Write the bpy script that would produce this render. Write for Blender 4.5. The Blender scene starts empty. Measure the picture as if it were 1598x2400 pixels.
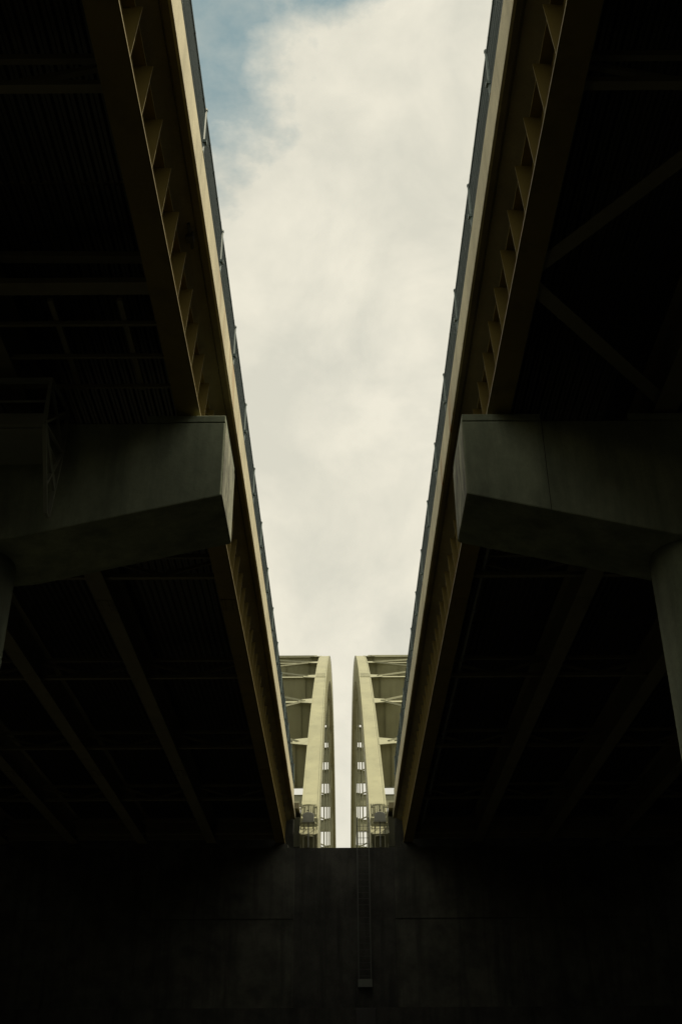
import bpy, bmesh, math, random
from mathutils import Vector, Matrix
random.seed(7)
R = math.radians
S = bpy.context.scene
COL = S.collection
CZ = 1.6                      # eye height above the ground; heights below are written from the eye, then lifted by CZ

# ------------------------------------------------------------------ mesh helpers
class MB:
    def __init__(s): s.bm = bmesh.new()
    def hexa(s, p):           # 8 corners: bottom loop 0-3, top loop 4-7
        v = [s.bm.verts.new(q) for q in p]
        for f in ((0,3,2,1),(4,5,6,7),(0,1,5,4),(1,2,6,5),(2,3,7,6),(3,0,4,7)):
            s.bm.faces.new([v[i] for i in f])
    def box(s, x0,x1,y0,y1,z0,z1):
        x0,x1 = min(x0,x1),max(x0,x1)
        s.hexa([(x0,y0,z0),(x1,y0,z0),(x1,y1,z0),(x0,y1,z0),(x0,y0,z1),(x1,y0,z1),(x1,y1,z1),(x0,y1,z1)])
    def prism(s, poly, vec):  # closed 3D polygon pushed along vec
        vec = Vector(vec)
        a = [s.bm.verts.new(p) for p in poly]
        b = [s.bm.verts.new(Vector(p)+vec) for p in poly]
        n = len(a)
        s.bm.faces.new(a); s.bm.faces.new(b[::-1])
        for i in range(n):
            j = (i+1)%n
            s.bm.faces.new((a[i],b[i],b[j],a[j]))
    def loft(s, loops):
        rows = [[s.bm.verts.new(p) for p in l] for l in loops]
        n = len(rows[0])
        for a,b in zip(rows,rows[1:]):
            for i in range(n):
                j=(i+1)%n
                s.bm.faces.new((a[i],a[j],b[j],b[i]))
        s.bm.faces.new(rows[0][::-1]); s.bm.faces.new(rows[-1])
    def bar(s, a, b, w, t, up=(0,0,1)):   # rectangular bar, w sideways, t along up
        a=Vector(a); b=Vector(b); d=(b-a).normalized(); up=Vector(up)
        if abs(d.dot(up))>.98: up=Vector((0,1,0))
        sd=d.cross(up).normalized(); u=sd.cross(d).normalized()
        c=lambda p:[p-sd*w/2-u*t/2, p+sd*w/2-u*t/2, p+sd*w/2+u*t/2, p-sd*w/2+u*t/2]
        s.loft([c(a),c(b)])
    def tube(s, pts, r, n=8):
        pts=[Vector(p) for p in pts]; loops=[]
        for i,p in enumerate(pts):
            d=(pts[min(i+1,len(pts)-1)]-pts[max(i-1,0)]).normalized()
            up=Vector((0,0,1)) if abs(d.z)<.95 else Vector((0,1,0))
            sd=d.cross(up).normalized(); u=sd.cross(d)
            loops.append([p+(sd*math.cos(2*math.pi*k/n)+u*math.sin(2*math.pi*k/n))*r for k in range(n)])
        s.loft(loops)
    def build(s, name, mat, root=None, bevel=0, smooth=False):
        bmesh.ops.recalc_face_normals(s.bm, faces=s.bm.faces)
        me=bpy.data.meshes.new(name); s.bm.to_mesh(me); s.bm.free()
        if smooth:
            for p in me.polygons: p.use_smooth=True
        me.materials.append(mat)
        return link(name, me, root, bevel)

def link(name, me, root=None, bevel=0):
    o=bpy.data.objects.new(name, me); COL.objects.link(o)
    if root is not None:
        o.parent=root
        w=Vector((0,0,0)); q=root
        while q is not None: w+=q.location; q=q.parent
        if root.type=='EMPTY': o.matrix_parent_inverse=Matrix.Translation(-w)
    if bevel:
        m=o.modifiers.new('bevel','BEVEL'); m.width=bevel; m.segments=2; m.limit_method='ANGLE'
    return o

def thing(name, label, cat, loc=(0,0,0), group=None):
    o=bpy.data.objects.new(name,None); COL.objects.link(o); o.location=loc
    o.empty_display_size=.5
    o['label']=label; o['category']=cat
    if group: o['group']=group
    return o
def tag(o,label,cat,group=None):
    o['label']=label; o['category']=cat
    if group: o['group']=group
    return o

# ------------------------------------------------------------------ materials
def nodes(name, rough=.7, metallic=0):
    m=bpy.data.materials.new(name); m.use_nodes=True
    nt=m.node_tree; b=nt.nodes['Principled BSDF']
    b.inputs['Roughness'].default_value=rough; b.inputs['Metallic'].default_value=metallic
    return m,nt,b
def N(nt,t,**k):
    n=nt.nodes.new(t)
    for a,v in k.items(): setattr(n,a,v)
    return n
def noise(nt, co, scale, detail=6, rough=.6, sc=(1,1,1)):
    mp=N(nt,'ShaderNodeMapping'); mp.inputs['Scale'].default_value=sc
    nt.links.new(co,mp.inputs['Vector'])
    n=N(nt,'ShaderNodeTexNoise'); n.inputs['Scale'].default_value=scale
    n.inputs['Detail'].default_value=detail; n.inputs['Roughness'].default_value=rough
    nt.links.new(mp.outputs[0],n.inputs['Vector'])
    return n.outputs['Fac']
def ramp(nt, f, a, b):
    r=N(nt,'ShaderNodeMapRange'); r.clamp=True
    r.inputs['From Min'].default_value=a; r.inputs['From Max'].default_value=b
    nt.links.new(f,r.inputs['Value']); return r.outputs[0]
def mix(nt, f, a, b):
    m=N(nt,'ShaderNodeMix',data_type='RGBA')
    if isinstance(f,(int,float)): m.inputs[0].default_value=f
    else: nt.links.new(f,m.inputs[0])
    for i,v in ((6,a),(7,b)):
        if isinstance(v,tuple): m.inputs[i].default_value=(*v,1)
        else: nt.links.new(v,m.inputs[i])
    return m.outputs[2]
def mul(nt,a,k):
    m=N(nt,'ShaderNodeMath',operation='MULTIPLY'); nt.links.new(a,m.inputs[0])
    if isinstance(k,(int,float)): m.inputs[1].default_value=k
    else: nt.links.new(k,m.inputs[1])
    return m.outputs[0]
def bump(nt,b,f,strength,dist):
    n=N(nt,'ShaderNodeBump'); n.inputs['Strength'].default_value=strength; n.inputs['Distance'].default_value=dist
    nt.links.new(f,n.inputs['Height']); nt.links.new(n.outputs[0],b.inputs['Normal'])
def scl(c,k): return tuple(x*k for x in c)

def concrete(name, base, stain=.5, rust=0., blotch=(.62,1.25), streak=(.9,.9,.07), bs=.55):
    m,nt,b=nodes(name,.88)
    co=N(nt,'ShaderNodeTexCoord').outputs['Object']
    big=noise(nt,co,bs,7,.62,(1,1,.45) if bs>1 else (1,1,1)); fine=noise(nt,co,9,8,.7); st=noise(nt,co,2.6,5,.6,streak)
    c=mix(nt,ramp(nt,big,.32,.68),scl(base,blotch[0]),scl(base,blotch[1]))
    c=mix(nt,mul(nt,ramp(nt,fine,.35,.75),.35),c,scl(base,.55))
    c=mix(nt,mul(nt,ramp(nt,st,.48,.72),stain),c,scl((base[0]*.9,base[1]*.95,base[2]*.9),.32))
    if rust:
        rs=noise(nt,co,1.9,4,.55,(1.0,1.0,.1)); msk=noise(nt,co,.21,2,.5)
        f=mul(nt,mul(nt,ramp(nt,rs,.52,.64),ramp(nt,msk,.5,.62)),rust)
        c=mix(nt,f,c,(.33,.19,.075))
    nt.links.new(c,b.inputs['Base Color'])
    pit=noise(nt,co,38,3,.5)
    c=mix(nt,mul(nt,ramp(nt,pit,.62,.72),.5),c,scl(base,.25))
    nt.links.new(c,b.inputs['Base Color'])
    bump(nt,b,fine,.35,.02)
    return m
def paint(name, base, rough=.5, dirt=.4, rust=.0):
    m,nt,b=nodes(name,rough)
    co=N(nt,'ShaderNodeTexCoord').outputs['Object']
    big=noise(nt,co,.35,6,.6); st=noise(nt,co,1.8,5,.6,(1,1,.12)); fine=noise(nt,co,14,4,.6)
    c=mix(nt,ramp(nt,big,.3,.7),scl(base,.84),scl(base,1.1))
    c=mix(nt,mul(nt,ramp(nt,st,.5,.75),dirt),c,scl(base,.42))
    if rust:
        c=mix(nt,mul(nt,ramp(nt,noise(nt,co,3,8,.7),.6,.7),rust),c,(.12,.05,.02))
    nt.links.new(c,b.inputs['Base Color'])
    r=mix(nt,fine,(rough-.1,)*3,(rough+.15,)*3); nt.links.new(r,b.inputs['Roughness'])
    bump(nt,b,fine,.08,.005)
    return m

M={}
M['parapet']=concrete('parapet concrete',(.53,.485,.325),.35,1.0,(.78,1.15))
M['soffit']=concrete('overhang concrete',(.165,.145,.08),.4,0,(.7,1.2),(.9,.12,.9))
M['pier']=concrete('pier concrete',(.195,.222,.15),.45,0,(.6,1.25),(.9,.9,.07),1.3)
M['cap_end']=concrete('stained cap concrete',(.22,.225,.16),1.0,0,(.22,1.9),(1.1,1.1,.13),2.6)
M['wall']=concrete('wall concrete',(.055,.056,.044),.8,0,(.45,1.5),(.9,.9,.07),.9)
M['girder']=paint('girder ochre paint',(.175,.132,.026),.6,.55,.3)
M['inner']=paint('weathered inner steel paint',(.15,.138,.082),.65,.5,.15)
M['arch']=paint('arch cream paint',(.295,.292,.175),.5,.3)
M['strut']=paint('bracing cream paint',(.29,.292,.185),.55,.35)
M['fence']=paint('fence grey green paint',(.05,.078,.072),.45,.2)
M['post']=paint('fence post paint',(.095,.135,.125),.45,.2)
M['wire']=paint('fence wire',(.04,.062,.058),.5,.2)
M['steel']=paint('galvanised steel',(.20,.21,.18),.5,.4)
M['grey']=paint('equipment grey paint',(.23,.235,.20),.45,.3)
M['ladder']=paint('weathered ladder steel',(.055,.06,.052),.6,.4)
M['lattice']=paint('cradle grey paint',(.17,.18,.135),.6,.3)
M['foot']=paint('foot plate steel',(.10,.11,.095),.6,.5)
M['painted_shade']=concrete('curtain wall concrete',(.036,.036,.03),.8,0,(.45,1.5),(.9,.9,.07),.9)  # wall concrete with the recess shade painted in; base and plinth reuse it
M['dark']=paint('dark steel',(.028,.028,.025),.6,.3)
def soffit_form():
    m,nt,b=nodes('corrugated deck form',.42,.6)
    co=N(nt,'ShaderNodeTexCoord').outputs['Object']
    n=noise(nt,co,.8,6,.6)
    nt.links.new(mix(nt,n,(.025,.025,.021),(.07,.07,.058)),b.inputs['Base Color'])
    return m
M['form']=soffit_form()
def ground_mat():
    m,nt,b=nodes('dark damp soil',.95)
    co=N(nt,'ShaderNodeTexCoord').outputs['Object']
    c=mix(nt,noise(nt,co,.6,8,.65),(.045,.045,.032),(.09,.088,.064))
    nt.links.new(c,b.inputs['Base Color']); bump(nt,b,noise(nt,co,4,8,.7),.6,.1)
    return m
M['ground']=ground_mat()
def asphalt_mat():
    m,nt,b=nodes('road asphalt',.9)
    co=N(nt,'ShaderNodeTexCoord').outputs['Object']
    nt.links.new(mix(nt,noise(nt,co,30,6,.7),(.035,.035,.035),(.065,.063,.06)),b.inputs['Base Color'])
    return m
M['asphalt']=asphalt_mat()
def water_mat():
    m,nt,b=nodes('river water',.08)
    co=N(nt,'ShaderNodeTexCoord').outputs['Object']
    b.inputs['Base Color'].default_value=(.015,.02,.016,1)
    bump(nt,b,noise(nt,co,.8,6,.6),.4,.15)
    return m
M['water']=water_mat()

# ------------------------------------------------------------------ main dimensions (metres, heights from the eye)
XF=3.055      # outer edge of the bottom flange of the outer girder
FLW=.50
XW=XF+FLW/2   # its web
XP=2.592      # parapet / deck edge
HB=13.5       # girder underside
HS=15.0       # underside of deck edge
HP=15.96      # parapet top
HFN=17.12     # fence top
Y0,Y1=-62.0,57.3
GX=[XW+3.55*i for i in range(5)]
XO=GX[-1]+1.1 # outer deck edge
z=lambda h:h+CZ

# ------------------------------------------------------------------ ground with added unseen banks that block side light, river
g=MB()
def terr(x,y):
    ax=abs(x)
    k=min(max((ax-17.2)/1.3,0),1); k=k*k*(3-2*k)
    f=min(max((69-y)/9,0),1)
    hgt=15.6*k*f  # unseen side banks, added to keep light off the deck undersides
    b=min(max((-y-58)/7,0),1)
    hgt=max(hgt,14.2*b)  # bank added behind the camera to shut out light from there
    r=min(max((y-66)/10,0),1)
    return hgt-3.0*r
xs=[-900,-300,-120,-60,-40,-32]+[-28+i*1.0 for i in range(57)]+[32,40,60,120,300,900]
ys=[-900,-300,-150,-90,-72]+[-66+i*3 for i in range(52)]+[110,150,205]
vs=[[g.bm.verts.new((x,y,terr(x,y)+(random.uniform(-.06,.06) if abs(x)<40 else 0))) for x in xs] for y in ys]
for a,b in zip(vs,vs[1:]):
    for i in range(len(xs)-1): g.bm.faces.new((a[i],a[i+1],b[i+1],b[i]))
go=g.build('ground',M['ground'],smooth=True); go['kind']='structure'
w=MB(); w.box(-900,900,70,5000,-2.1,-1.6)
wo=w.build('river',M['water']); wo['kind']='structure'

# ------------------------------------------------------------------ approach bridge
def approach(s, side, loc_label):
    root=thing('approach_bridge',loc_label,'bridge',(s*11,0,z(HB)),'twin approach bridges')
    X=lambda v:s*v
    # girders
    for i,gx in enumerate(GX):
        m=MB()
        t=.012
        m.box(X(gx-t),X(gx+t),Y0,Y1+.3,z(HB+.045),z(HS-.22))
        m.box(X(gx-FLW/2),X(gx+FLW/2),Y0,Y1+.3,z(HB),z(HB+.045))
        m.box(X(gx-.2),X(gx+.2),Y0,Y1+.3,z(HS-.22),z(HS-.185))
        go=m.build('girder',M['girder' if i==0 else 'inner'],root)
        for yy in (-32,-6,8.6,28.6,45.0):
            m=MB(); m.box(X(gx-FLW/2+.03),X(gx+FLW/2-.03),yy-.38,yy+.38,z(HB-.02),z(HB-.001))
            for bx in (-.18,-.1,.1,.18):
                for k in range(8): 
                    cy=yy-.32+k*.091
                    m.box(X(gx+bx-.014),X(gx+bx+.014),cy-.014,cy+.014,z(HB-.034),z(HB-.0205))
            m.build('splice_plate',M['girder' if i==0 else 'inner'],go)
        if i==0:
            # tapered vertical stiffeners, one mesh shared by all copies
            q=MB()
            q.prism([(X(gx-.013),0,z(HB+.046)),(X(XF+.03),0,z(HB+.046)),(X(XF-.06),0,z(HS-.223)),(X(gx-.013),0,z(HS-.223))],(0,.016,0))
            first=None; y=4.1
            ys_=[]
            while y<57.2:
                ys_.append(y); y+=1.04
            for k,yy in enumerate(ys_):
                if first is None:
                    first=q.build('stiffener',M['girder'],go); o=first
                else:
                    o=first.copy(); COL.objects.link(o)
                o.location=(0,yy,0)
    # cross frames
    for yy in (-50,-40,-30,-20,-12,-4,2.6,6.8,11.0,24.0,27.4,35.0,42.6,50.2,56.6):
        m=MB()
        for a,b in zip(GX,GX[1:]):
            x0,x1=X(a+.013),X(b-.013)
            m.bar((x0,yy,z(HB+.32)),(x1,yy,z(HB+.32)),.16,.11)
            m.bar((x0,yy,z(HS-.55)),(x1,yy,z(HS-.55)),.11,.11)
            xm=(x0+x1)/2
            m.bar((x0,yy+.02,z(HS-.62)),(xm,yy+.02,z(HB+.38)),.09,.09)
            m.bar((x1,yy+.02,z(HS-.62)),(xm,yy+.02,z(HB+.38)),.09,.09)
        m.build('cross_frame',M['inner'],root)
    # lateral braces between the first two girders of the near span
    for a,b in (((GX[0]+.1,14.9),(GX[1]-.1,10.6)),((GX[0]+.1,15.2),(GX[1]-.1,18.9)),((GX[2]+.1,14.9),(GX[1]+.1,10.6)),((GX[2]+.1,15.2),(GX[1]+.1,18.9))):
        if s<0: continue
        m=MB(); m.bar((X(a[0]),a[1],z(HB+.15)),(X(b[0]),b[1],z(HB+.15)),.3,.02)
        m.build('lateral_brace',M['inner'],root)
    if s<0:
        m=MB()
        for a,b in zip(GX,GX[1:]):
            m.bar((X(a+.013),15.4,z(HB+.3)),(X(b-.013),15.4,z(HB+.3)),.34,.12)
            m.bar((X(a+.013),15.4,z(HS-.5)),(X(b-.013),15.4,z(HS-.45)),.2,.12)
        m.build('cross_beam',M['inner'],root)
    # deck slab: overhang stepped at a drip edge, corrugated forms between girders
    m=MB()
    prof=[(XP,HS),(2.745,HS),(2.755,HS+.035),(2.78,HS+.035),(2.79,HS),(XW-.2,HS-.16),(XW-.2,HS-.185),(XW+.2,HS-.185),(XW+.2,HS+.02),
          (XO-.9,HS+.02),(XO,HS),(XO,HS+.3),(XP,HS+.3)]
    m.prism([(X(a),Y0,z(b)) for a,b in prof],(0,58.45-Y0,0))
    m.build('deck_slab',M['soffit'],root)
    m=MB()     # corrugated metal forms, ridges along the bay
    for a,b in zip(GX,GX[1:]):
        x=a+.21; pr=[]
        while x<b-.33:
            for dx,dz in ((0,0),(.06,0),(.10,-.055),(.16,-.055)): pr.append((x+dx,HS-.02+dz))
            x+=.20
        y=Y0
        while y<58:
            y2=min(y+3.8,58.3)
            r0=[m.bm.verts.new((X(px),y,z(pz))) for px,pz in pr]; r1=[m.bm.verts.new((X(px),y2-.05,z(pz+.012))) for px,pz in pr]
            for i in range(len(pr)-1): m.bm.faces.new((r0[i],r0[i+1],r1[i+1],r1[i]))
            y+=3.8
    m.build('deck_form',M['form'],root)
    # parapet
    m=MB()
    def para(xa,dirn):
        y=Y0
        prof=[(0,HS+.302),(0,HP-.02),(.02,HP),(.24,HP),(.28,HP-.1),(.36,HS+.55),(.40,HS+.302)]
        L=7.4; off=2.1
        edges=[Y0]
        yy=Y0+off
        while yy<Y1-1: edges.append(yy); yy+=L
        edges.append(56.4)
        for a,b in zip(edges,edges[1:]):
            m.prism([(X(xa+dirn*px),a+.006,z(pz)) for px,pz in prof],(0,b-a-.012,0))
    para(XP,1); para(XO,-1)
    m.box(X(XP-.003),X(XP+.05),Y0+.01,56.39,z(HS-.004),z(HS+.299))      # fair-faced slab edge
    m.build('parapet',M['parapet'],root)
    m=MB(); m.box(X(XP+.42),X(XO-.42),Y0,Y1,z(HS+.3),z(HS+.38)); m.build('roadway',M['asphalt'],root)
    # end diaphragm
    m=MB()
    for a,b in zip(GX,GX[1:]): m.box(X(a+.02),X(b-.02),Y1+.05,Y1+.2,z(HB+.2),z(HS-.2))
    m.build('end_diaphragm',M['inner'],root)
    if s>0:
        m=MB(); m.tube([(3.92,21.5,z(HB+.5)),(3.92,56,z(HB+.5))],.06)
        for k in range(9): m.box(3.85,3.99,22+k*4,22.06+k*4,z(HB+.42),z(HB+.9))
        m.build('conduit_pipe',M['steel'],root)
    else:
        m=MB(); m.box(X(2.83),X(2.97),15.2,15.38,z(HS-.16),z(HS-.02)); m.box(X(2.87),X(2.92),14.95,15.6,z(HS-.1),z(HS-.05))
        m.build('junction_box',M['dark'],root)
    return root
approach(-1,'left','left approach bridge: steel girders under a sunlit cream concrete edge')
approach(1,'right','right approach bridge: steel girders under a shaded grey concrete edge')

# ------------------------------------------------------------------ mesh fences on the parapets
PITCH=3.21
def fence(s,label,off):
    root=thing('mesh_fence',label,'fence',(s*(XP+.1),off,z(HP)),'wire fences on the parapets')
    xf=s*(XP+.03)
    n=0; y=off; ys_=[]
    while y<56.3: ys_.append(y); y+=PITCH
    p0=None; w0=None; r0=None
    for k,yy in enumerate(ys_):
        if p0 is None:
            m=MB()
            m.tube([(xf,0,z(HP)),(xf,0,z(HFN+.05))],.038,10)
            m.tube([(xf,0,z(HFN+.05)),(xf,0,z(HFN+.09))],.048,10)
            m.box(xf-s*.04,xf+s*.12,-.09,.09,z(HP+.001),z(HP+.03))
            m.bar((xf-s*.02,-.05,z(HP+.35)),(xf-s*.02,.05,z(HP+.35)),.11,.07)
            p0=m.build('post',M['post'],root); o=p0
        else:
            o=p0.copy(); COL.objects.link(o)
        o.location=(0,yy,0)
        if yy+PITCH>56.4: continue
        if w0 is None:
            m=MB()
            c=.06; nn=int((PITCH-.1)/c)
            for i in range(nn+1):
                a=.05+i*c
                m.box(xf-.006,xf+.006,a-.0035,a+.0035,z(HP+.07),z(HFN-.03))
            for j in range(6):
                h=HP+.10+j*(HFN-HP-.16)/5
                m.box(xf-.012,xf-.0065,.05,PITCH-.05,z(h-.003),z(h+.003))
            w0=m.build('wire_panel',M['wire'],root); o=w0
            m=MB()
            m.tube([(xf,.03,z(HFN)),(xf,PITCH-.03,z(HFN))],.024)
            m.tube([(xf,.03,z(HP+.06)),(xf,PITCH-.03,z(HP+.06))],.02)
            m.tube([(xf+s*.02,.03,z(HP+.48)),(xf+s*.02,PITCH-.03,z(HP+.48))],.016)
            m.tube([(xf+s*.03,.03,z(HP+.82)),(xf+s*.03,PITCH-.03,z(HP+.82))],.014)
            m.tube([(xf+s*.035,.03,z(HP+.25)),(xf+s*.035,PITCH-.03,z(HP+.25))],.02)
            for t in (.7,1.4,2.1,2.8): m.tube([(xf,t,z(HFN-.05)),(xf,t+.05,z(HFN-.05))],.034)
            r0=m.build('rail',M['fence'],root); q=r0
        else:
            o=w0.copy(); COL.objects.link(o); q=r0.copy(); COL.objects.link(q)
        o.location=(0,yy,0); q.location=(0,yy,0)
    return root
fence(-1,'grey green wire fence on the sunlit left parapet',14.25-7*PITCH)
fence(1,'grey green wire fence on the shaded right parapet',12.98-7*PITCH)

# ------------------------------------------------------------------ near piers
def pier(s, colx, label, joint):
    root=thing('bridge_pier',label,'pier',(s*colx,20.05,0),'concrete piers with round columns')
    X=lambda v:s*v
    ya,yb=19.0,21.1; top=13.22
    slope=.237
    xb=6.6
    xs_=[2.5]; 
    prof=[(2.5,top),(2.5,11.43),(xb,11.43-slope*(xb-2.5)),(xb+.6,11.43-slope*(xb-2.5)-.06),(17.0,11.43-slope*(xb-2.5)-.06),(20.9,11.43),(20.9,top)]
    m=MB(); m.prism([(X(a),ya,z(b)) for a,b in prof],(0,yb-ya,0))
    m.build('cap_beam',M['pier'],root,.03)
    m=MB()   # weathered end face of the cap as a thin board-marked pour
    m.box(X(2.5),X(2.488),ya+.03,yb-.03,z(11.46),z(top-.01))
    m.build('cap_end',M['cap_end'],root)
    for i,gx in enumerate(GX):
        m=MB()
        m.box(X(gx-.85 if i else 2.5),X(gx+.86),ya-.002,yb,z(top+.012),z(13.40))
        m.build('bearing_seat',M['pier'],root,.015)
        m=MB(); m.box(X(gx-.22),X(gx+.22),ya+.7,yb-.7,z(13.40),z(13.5))
        m.build('bearing',M['dark'],root)
    for cx in (colx,16.9):
        m=MB(); n=40
        lo=[(X(cx)+1.1*math.cos(2*math.pi*k/n),20.05+1.1*math.sin(2*math.pi*k/n),-.3) for k in range(n)]
        hi=[(a,b,z(10.9 if cx<10 else 10.6)) for a,b,_ in lo]
        m.loft([lo,hi])
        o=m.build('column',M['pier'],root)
        for p in o.data.polygons:
            if abs(p.normal.z)<.5: p.use_smooth=True
    if joint:
        m=MB(); m.box(X(4.16),X(4.175),ya-.004,ya+.02,z(10.97),z(top-.02)); m.build('pour_joint',M['wall'],root)
pier(-1,7.93,'round concrete column and sloping cap under the left bridge',False)
pier(1,7.435,'round concrete column and sloping cap under the right bridge',True)

# ------------------------------------------------------------------ inspection cradle hung before the left pier cap
def cradle():
    root=thing('inspection_cradle','steel lattice maintenance cradle hung in front of the left pier cap','cradle',(-6.2,18.2,z(10.6)))
    x=-5.78
    P=lambda y,h:(x,y,z(h))
    m=MB()
    a=[P(17.35,13.15),P(17.35,12.1),P(18.25,10.62)]
    b=[P(18.75,13.35),P(18.75,12.3),P(18.45,10.62)]
    for l in (a,b):
        for p,q in zip(l,l[1:]): m.bar(p,q,.07,.07,(1,0,0))
    for p,q in ((a[0],b[0]),(a[0],b[1]),(a[1],b[0]),(a[1],b[1]),(a[2],b[2])): m.bar(p,q,.055,.055,(1,0,0))
    m.bar(a[1],P(18.62,11.3),.16,.05,(1,0,0)); m.bar(b[1],P(18.0,11.1),.055,.055,(1,0,0))
    m.build('end_frame',M['lattice'],root)
    m=MB()
    for y,h,wd,t in ((17.35,13.1,.08,.1),(18.75,13.2,.08,.1),(17.35,12.15,.1,.26)):
        m.bar((x,y,z(h)),(-12.5,y,z(h)),wd,t)
    m.build('beam',M['lattice'],root)
    m=MB()
    m.box(-12.5,x-.05,17.42,18.7,z(12.0),z(12.04)); 
    m.build('platform',M['lattice'],root)
    m=MB()
    for y,h in ((17.35,12.6),(18.75,12.75)): m.tube([(x,y,z(h)),(-12.5,y,z(h))],.025)
    m.build('rail',M['lattice'],root)
    root2=thing('access_frame','dark steel access grid between the first two left girders above the cradle','access grid',(-5,16.5,z(13.5)))
    m=MB()
    for xx in (-5.5,-4.2): m.bar((xx,15.7,z(13.75)),(xx,18.5,z(13.75)),.1,.08)
    m.build('stringer',M['inner'],root2)
    m=MB()
    for yy in (16.3,17.3,18.3): m.bar((-6.7,yy,z(13.66)),(-3.5,yy,z(13.66)),.07,.08)
    m.build('crossbar',M['inner'],root2)
cradle()

# ------------------------------------------------------------------ end pier wall with ladder
def endwall():
    root=thing('end_pier_wall','dark concrete wall pier closing the space below the arch bridges','pier wall',(0,58.5,0))
    for s in (-1,1):
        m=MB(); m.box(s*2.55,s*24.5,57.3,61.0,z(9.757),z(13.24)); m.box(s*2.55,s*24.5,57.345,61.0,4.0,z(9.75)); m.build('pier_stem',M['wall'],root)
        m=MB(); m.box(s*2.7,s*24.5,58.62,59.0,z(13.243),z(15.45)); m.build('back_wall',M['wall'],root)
        m=MB(); m.box(s*18.62,s*19.1,52.0,57.29,-.5,z(15.2)); m.box(s*18.62,s*19.1,57.3,58.61,z(13.245),z(15.2)); m.build('light_stop_wall',M['wall'],root)  # last part: side wall added to stop stray light on the stem top
    m=MB(); m.box(-2.547,2.547,57.38,60.6,z(9.76),z(13.236)); m.build('curtain_wall',M['painted_shade'],root)
    m=MB(); m.box(-2.547,2.547,57.33,60.6,4.0,z(9.757)); m.build('base_wall',M['painted_shade'],root)
    m=MB(); m.box(-25.5,25.5,56.7,61.6,-1.5,z(5.62)); m.build('plinth',M['painted_shade'],root)
    for s in (-1,1):
        for gx in GX:
            m=MB(); m.box(s*(gx-.4),s*(gx+.4),57.32,58.6,z(13.242),z(13.42)); m.build('bearing_seat',M['wall'],root)
            m=MB(); m.box(s*(gx-.25),s*(gx+.25),57.36,57.58,z(13.42),z(13.5)); m.build('bearing',M['dark'],root)
    root=thing('wall_ladder','tall narrow steel ladder fixed to the dark end wall right of centre','ladder',(.96,57.2,z(6.6)))
    for dx in (-.3,.3):
        m=MB(); m.bar((.96+dx,57.05,z(6.6)),(.96+dx,57.05,z(14.7)),.05,.07); m.build('side_rail',M['ladder'],root)
    for i in range(27):
        m=MB(); h=6.75+i*.3
        if h>14.5: break
        m.tube([(.69,57.05,z(h)),(1.23,57.05,z(h))],.012); m.build('rung',M['dark'],root)
    m=MB(); m.box(.62,1.30,56.95,57.2,z(6.55),z(6.9)); m.build('foot_plate',M['foot'],root)
    m=MB()
    for h in (7.7,9.6,11.5,13.1):
        for dx in (-.3,.3): m.bar((.96+dx,57.05,z(h)),(.96+dx,57.76,z(h)),.05,.05)
    m.build('bracket',M['ladder'],root)
    m=MB(); m.box(.5,1.42,56.62,56.72,z(4.7),z(5.55)); m.box(.45,1.47,56.64,56.71,z(5.56),z(5.60))
    tag(m.build('steel_hatch',M['dark'],None,.01),'dark steel hatch cover on the plinth below the ladder','hatch')
endwall()

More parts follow.
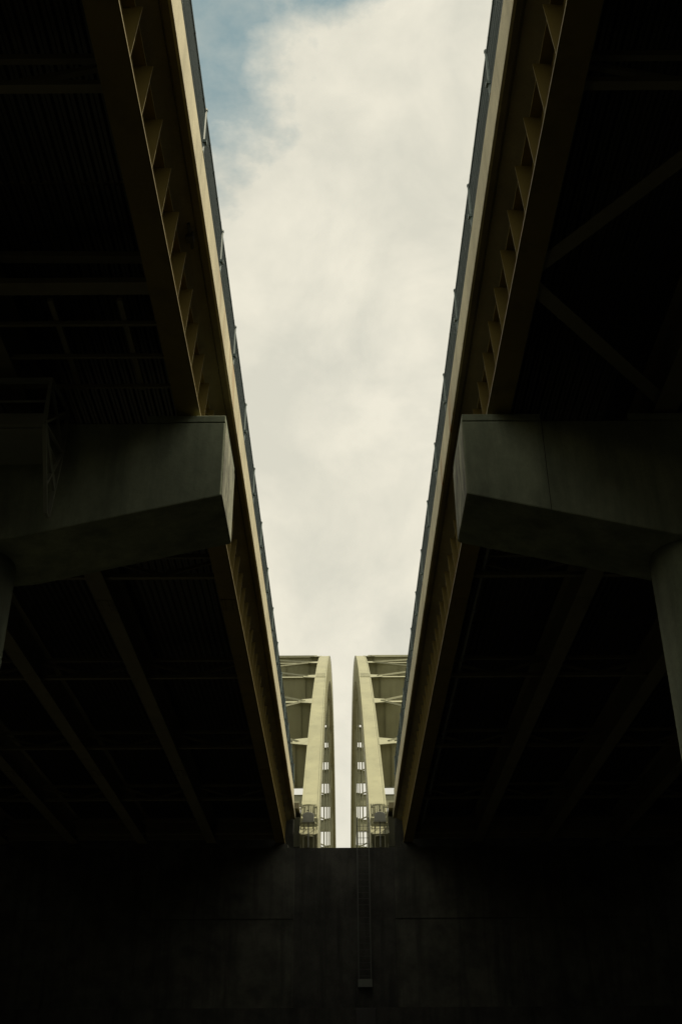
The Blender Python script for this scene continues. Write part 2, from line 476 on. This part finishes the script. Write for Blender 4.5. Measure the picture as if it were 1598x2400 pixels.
# ------------------------------------------------------------------ arch bridges
D0,H0,LS,KS=57.0,13.5,213.0,.810
def ah(s_): return H0+KS*s_*(1-s_/LS)
def asl(s_): return math.atan(KS*(1-2*s_/LS))
DEP=2.7; SD=3.05; XI0,XI1=1.41,2.31; XR0,XR1=24.2,25.1
NODES=[3.2+8.8*i for i in range(24)]
def arch(s,label):
    X=lambda v:s*v
    root=thing('arch_bridge',label,'arch bridge',(s*12,D0+2,z(13.3)),'twin tied arch bridges')
    for a,b in ((XI0,XI1),(XR0,XR1)):
        loops=[]
        n=72
        for k in range(n+1):
            q=.6+(LS-1.2)*k/n; t=asl(q); dep=DEP
            y,h=D0+q,ah(q); iy,ih=y+dep*math.sin(t),h-dep*math.cos(t)
            loops.append([(X(a),y,z(h)),(X(b),y,z(h)),(X(b),iy,z(ih)),(X(a),iy,z(ih))])
        m=MB(); m.loft(loops)
        rib=m.build('rib',M['arch'],root)
        # flange lips and splice plates
        p=lambda qq,e:(D0+qq-e*math.sin(asl(qq)),z(ah(qq)+e*math.cos(asl(qq))))
        for q in (30.5,66,104,142,178):
            m=MB()
            for k in range(9):
                xx=a+.06+k*(b-a-.12)/8
                (y1,h1),(y2,h2)=p(q-1.02,.02),p(q+.9,.02)
                m.bar((X(xx),y1,h1),(X(xx),y2,h2),.05,.05)
            (y1,h1),(y2,h2)=p(q-1.15,.012),p(q-1.0,.012)
            m.bar((X((a+b)/2),y1,h1),(X((a+b)/2),y2,h2),b-a-.12,.03)
            m.build('splice',M['arch'],rib)
        m=MB()
        def strip(xa,xb):
            lp=[]
            for k in range(n+1):
                q=.6+(LS-1.2)*k/n; t=asl(q); y,h=D0+q,ah(q)
                e=.035
                lp.append([(X(xa),y-.001*math.sin(t),z(h+.001)),(X(xb),y,z(h+.001)),(X(xb),y-e*math.sin(t),z(h+e*math.cos(t))),(X(xa),y-e*math.sin(t),z(h+e*math.cos(t)))])
            m.loft(lp)
        strip(a-.03,a+.05); strip(b-.05,b+.03)
        m.build('flange_lip',M['arch'],rib)
    # transverse struts: deep plates between the ribs, one shared mesh
    xa,xb=XI1+.002,XR0-.002
    def strut_mesh(sd):
        m=MB()
        m.box(X(xa),X(xb),-.012,.012,-sd+.06,-.06)
        m.box(X(xa),X(xb),-.22,.22,-.06,-.02); m.box(X(xa),X(xb),-.22,.22,-sd+.02,-sd+.06)
        xx=3.15
        while xx<xb:
            m.box(X(xx-.01),X(xx+.01),-.16,-.0125,-sd+.061,-.061); xx+=2.1
        return m
    proto={}
    for i,q in enumerate(NODES):
        if q<9 or q>202: continue
        sd=SD if q<60 else 2.2
        if sd not in proto:
            proto[sd]=o=strut_mesh(sd).build('strut',M['strut'],root)
        else:
            o=proto[sd].copy(); COL.objects.link(o)
        o.location=(0,D0+q,z(ah(q))); o.rotation_euler=(asl(q),0,0)
    # lateral diagonals and gussets lying in the top surface
    xm=(XI1+XR0)/2
    for i,q in enumerate(NODES):
        if q<9 or q>202: continue
        near=q<LS/2
        nx=1 if near else -1
        def pt(xv,qq,e=.03): 
            t=asl(qq); return (X(xv),D0+qq-e*math.sin(t),z(ah(qq)+e*math.cos(t)))
        tg=[i+nx]
        if i%2==0: tg.append(i-nx)
        for j in tg:
            if not 1<=j<=22: continue
            q2=NODES[j]
            for e0 in (XI1+.6,XR0-.6):
                m=MB(); m.bar(pt(e0,q),pt(xm,q2),.3,.14); m.build('diagonal',M['strut'],root)
        for e0,e1 in ((XI1,XI1+1.0),(XR0-1.0,XR0)):
            m=MB()
            w0,w1=(.75,.45)
            t=asl(q); dy,dz=math.cos(t),math.sin(t)
            c=lambda xv,wd:[(X(xv),D0+q-dy*wd,z(ah(q))-dz*wd+.03),(X(xv),D0+q+dy*wd,z(ah(q))+dz*wd+.03)]
            A,B=(c(e0,w0),c(e1,w1)) if e0<10 else (c(e0,w1),c(e1,w0))
            m.prism([A[0],A[1],B[1],B[0]],(0,.02*-math.sin(t),.03))
            m.build('gusset',M['strut'],root)
    # hangers
    for e in (XI0+.45,XR0+.45):
        for q in NODES[1::2]:
            if q<9 or q>202: continue
            t=asl(q)
            y=D0+q+DEP*math.sin(t)*.5
            qq=y-D0; yi=ah(qq)-DEP/max(math.cos(asl(qq)),.3)
            m=MB()
            m.tube([(X(e),y,z(15.8)),(X(e),y,z(yi+.3))],.06,8)
            m.build('hanger',M['strut'],root)
    # tie girders, floor beams, deck
    for a,b in ((XI0,XI1),(XR0,XR1)):
        m=MB(); m.box(X(a+.001),X(b-.001),D0+4.2,D0+LS-4,z(13.6),z(15.9)); m.build('tie_girder',M['arch'],root)
    m=MB()
    for q in NODES: m.box(X(XI1+.003),X(XR0-.003),D0+q-.2,D0+q+.2,z(13.9),z(15.5))
    m.build('floor_beam',M['strut'],root)
    m=MB(); m.box(X(XI1+.1),X(XR0-.1),D0+1.6,D0+LS-2,z(15.6),z(15.9)); m.build('deck',M['soffit'],root)
    # end post under the rib foot with an arched access opening, and the combed fins above it
    m=MB()
    xc=(XI0+XI1)/2
    ya,yb=58.3,60.2; hb,ht=13.245,15.0
    m.box(X(XI0-.02),X(XI0+.06),ya+.06,yb,z(hb),z(ht)); m.box(X(XI1-.06),X(XI1+.02),ya+.06,yb,z(hb),z(ht))
    m.box(X(XI0+.06),X(XI1-.06),yb-.1,yb,z(hb),z(ht)); 
    r=.25; hs=13.75; n=14
    m.box(X(XI0-.02),X(xc-r),ya,ya+.06,z(hb),z(hs)); m.box(X(xc+r),X(XI1+.02),ya,ya+.06,z(hb),z(hs))
    arc=[(X(xc-r*math.cos(math.pi*k/n)),ya,z(hs+r*math.sin(math.pi*k/n))) for k in range(n+1)]
    m.prism([(X(XI0-.02),ya,z(hs))]+arc+[(X(XI1+.02),ya,z(hs)),(X(XI1+.02),ya,z(ht)),(X(XI0-.02),ya,z(ht))],(0,.06,0))
    m.build('end_post',M['arch'],root)
    m=MB()
    for k in range(8):
        xx=XI0+.12+k*.105
        q0,q1=2.3,3.6
        for e in (0,):
            t=asl(q0)
            m.bar((X(xx),D0+q0-.05*math.sin(t),z(ah(q0)+.06)),(X(xx),D0+q1-.05*math.sin(t),z(ah(q1)+.06)),.035,.13)
    m.build('fin',M['arch'],root)
    return root
arch(-1,'left cream steel arch bridge with cross bracing and vertical hangers')
arch(1,'right cream steel arch bridge with cross bracing and vertical hangers')

# ------------------------------------------------------------------ caged ladders and grey housings at the feet of the arches
def cage(s, side):
    xc=s*(XI0+XI1)/2
    root=thing('caged_ladder',f'cream caged ladder at the foot of the {side} arch','ladder',(xc,58.0,z(13.25)),'caged ladders at the arch feet')
    for dx in (-.22,.22):
        m=MB(); m.bar((xc+dx,58.1,z(13.25)),(xc+dx,58.1,z(15.55)),.05,.06); m.build('side_rail',M['arch'],root)
    for k in range(7):
        m=MB(); m.tube([(xc-.2,58.1,z(13.4+k*.3)),(xc+.2,58.1,z(13.4+k*.3))],.015); m.build('rung',M['arch'],root)
    for h in (15.5,14.62,13.9):
        m=MB(); rr=.43
        pts=[(xc-rr*math.cos(math.pi*k/16),58.1-.55*math.sin(math.pi*k/16),z(h)) for k in range(17)]
        for a,b in zip(pts,pts[1:]): m.bar(a,b,.025,.075)
        m.bar((xc-rr,58.1,z(h)),(xc-.22,58.1,z(h)),.04,.06); m.bar((xc+rr,58.1,z(h)),(xc+.22,58.1,z(h)),.04,.06)
        m.build('hoop',M['arch'],root)
    for a in (15,52,90,128,165):
        m=MB(); x=xc-.43*math.cos(R(a)); y=58.1-.55*math.sin(R(a))
        m.bar((x,y-.012,z(13.3)),(x,y-.012,z(15.53)),.045,.02); m.build('strap',M['arch'],root)
    root=thing('equipment_housing',f'grey round topped housing on the ladder cage of the {side} arch','housing',(xc,57.4,z(14.5)),'grey housings on the cages')
    m=MB(); n=16; w=.29
    prof=[(xc-w,14.55),(xc+w,14.55),(xc+w,14.85)]+[(xc+w*math.cos(math.pi*k/n),14.85+.17*math.sin(math.pi*k/n)) for k in range(1,n)]+[(xc-w,14.85)]
    m.prism([(a,57.12,z(b)) for a,b in prof],(0,.4,0)); m.build('shell',M['grey'],root,.015)
    m=MB(); m.tube([(xc,57.3,z(15.0)),(xc,57.3,z(15.1)),(xc+s*.03,57.22,z(15.15)),(xc+s*.09,57.16,z(15.1))],.018); m.build('hook',M['dark'],root)
    m=MB(); m.box(xc-.33,xc+.33,57.1,57.56,z(14.49),z(14.545)); m.build('shelf',M['steel'],root)
    m=MB(); m.box(xc-.03,xc+.03,57.3,57.36,z(13.25),z(14.49)); m.build('support_post',M['steel'],root)
cage(-1,'left'); cage(1,'right')

# ------------------------------------------------------------------ sky, sun, camera
SUN=Vector((.44,.02,.898)).normalized()
W=bpy.data.worlds.new('World'); S.world=W; W.use_nodes=True
nt=W.node_tree; bg=nt.nodes['Background']
sky=N(nt,'ShaderNodeTexSky',sky_type='NISHITA'); sky.sun_disc=False
sky.sun_elevation=math.asin(SUN.z); sky.sun_rotation=math.atan2(SUN.x,SUN.y)
sky.air_density=1.0; sky.dust_density=1.5
co=N(nt,'ShaderNodeTexCoord').outputs['Generated']
sep=N(nt,'ShaderNodeSeparateXYZ'); nt.links.new(co,sep.inputs[0])
def math_(op,a,b=None,c=None):
    n=N(nt,'ShaderNodeMath',operation=op)
    for i,v in enumerate((a,b,c)):
        if v is None: continue
        if isinstance(v,(int,float)): n.inputs[i].default_value=v
        else: nt.links.new(v,n.inputs[i])
    return n.outputs[0]
zz=math_('MAXIMUM',sep.outputs[2],.06)
u=math_('DIVIDE',sep.outputs[0],zz); v=math_('DIVIDE',sep.outputs[1],zz)
cmb=N(nt,'ShaderNodeCombineXYZ'); nt.links.new(u,cmb.inputs[0]); nt.links.new(v,cmb.inputs[1])
P=cmb.outputs[0]
def nz(scale,detail,rough,sc=(1,1,1),loc=(0,0,0),dist=0):
    mp=N(nt,'ShaderNodeMapping'); mp.inputs['Scale'].default_value=sc; mp.inputs['Location'].default_value=loc
    nt.links.new(P,mp.inputs['Vector'])
    n=N(nt,'ShaderNodeTexNoise'); n.inputs['Scale'].default_value=scale; n.inputs['Detail'].default_value=detail
    n.inputs['Roughness'].default_value=rough; n.inputs['Distortion'].default_value=dist
    nt.links.new(mp.outputs[0],n.inputs['Vector']); return n.outputs['Fac']
# clear hole in the cloud, ragged by noise
def hole(cu,cv,ru,rv):
    a=math_('DIVIDE',math_('SUBTRACT',math_('ADD',u,math_('MULTIPLY',math_('SUBTRACT',v,cv),.36)),cu),ru); b=math_('DIVIDE',math_('SUBTRACT',v,cv),rv)
    return math_('SQRT',math_('ADD',math_('MULTIPLY',a,a),math_('MULTIPLY',b,b)))
rag=math_('MULTIPLY',math_('SUBTRACT',nz(9,9,.6),.5),2.2)
rag2=math_('MULTIPLY',math_('SUBTRACT',nz(34,6,.6),.5),.5)
rags=math_('ADD',rag,rag2)
h1=math_('ADD',hole(-.155,.735,.094,.262),rags)
h2=math_('ADD',hole(-.004,.672,.05,.042),rags)
d=math_('MINIMUM',h1,h2)
cl=ramp(nt,d,.4,1.55)
veil=ramp(nt,nz(7,7,.62,(1,1,1),(3,1,0)),.25,.8)
cl=math_('MAXIMUM',cl,math_('MULTIPLY',veil,.62))
def nd(scale,detail,rough,loc):
    mp=N(nt,'ShaderNodeMapping'); mp.inputs['Location'].default_value=loc
    nt.links.new(co,mp.inputs['Vector'])
    n=N(nt,'ShaderNodeTexNoise'); n.inputs['Scale'].default_value=scale; n.inputs['Detail'].default_value=detail
    n.inputs['Roughness'].default_value=rough; n.inputs['Distortion'].default_value=.25
    nt.links.new(mp.outputs[0],n.inputs['Vector']); return n.outputs['Fac']
lum=ramp(nt,nd(8.5,9,.58,(.35,.1,.6)),.36,.60)
lum2=ramp(nt,nd(3.2,3,.5,(2.1,.7,1.3)),.35,.65)
cc=mix(nt,lum,(6.85,6.7,5.7),(8.6,8.2,6.85))
cc=mix(nt,math_('MULTIPLY',lum2,.3),cc,(7.75,7.4,6.05))
blue=mix(nt,.8,sky.outputs[0],(1.55,3.05,3.35))
nt.links.new(mix(nt,cl,blue,cc),bg.inputs['Color'])
bg.inputs['Strength'].default_value=.1

L=bpy.data.lights.new('sun','SUN'); L.energy=4.6; L.angle=R(1.0); L.color=(1,.89,.66)
so=bpy.data.objects.new('sun',L); COL.objects.link(so); so.rotation_euler=SUN.to_track_quat('Z','Y').to_euler()
so.location=(20,0,60)

cam=bpy.data.cameras.new('camera'); co_=bpy.data.objects.new('camera',cam); COL.objects.link(co_)
co_.location=(-.07,0,CZ)
co_.rotation_euler=(Matrix.Rotation(R(90+30.1),3,'X')@Matrix.Rotation(R(-.34),3,'Z')).to_euler()
cam.sensor_fit='VERTICAL'; cam.sensor_height=36; cam.sensor_width=24; cam.lens=38.34
cam.clip_start=.05; cam.clip_end=8000
S.camera=co_
S.view_settings.view_transform='Standard'; S.view_settings.look='None'
S.view_settings.exposure=0; S.view_settings.gamma=1
S.cycles.max_bounces=8; S.cycles.diffuse_bounces=5
S.cycles.use_denoising=True
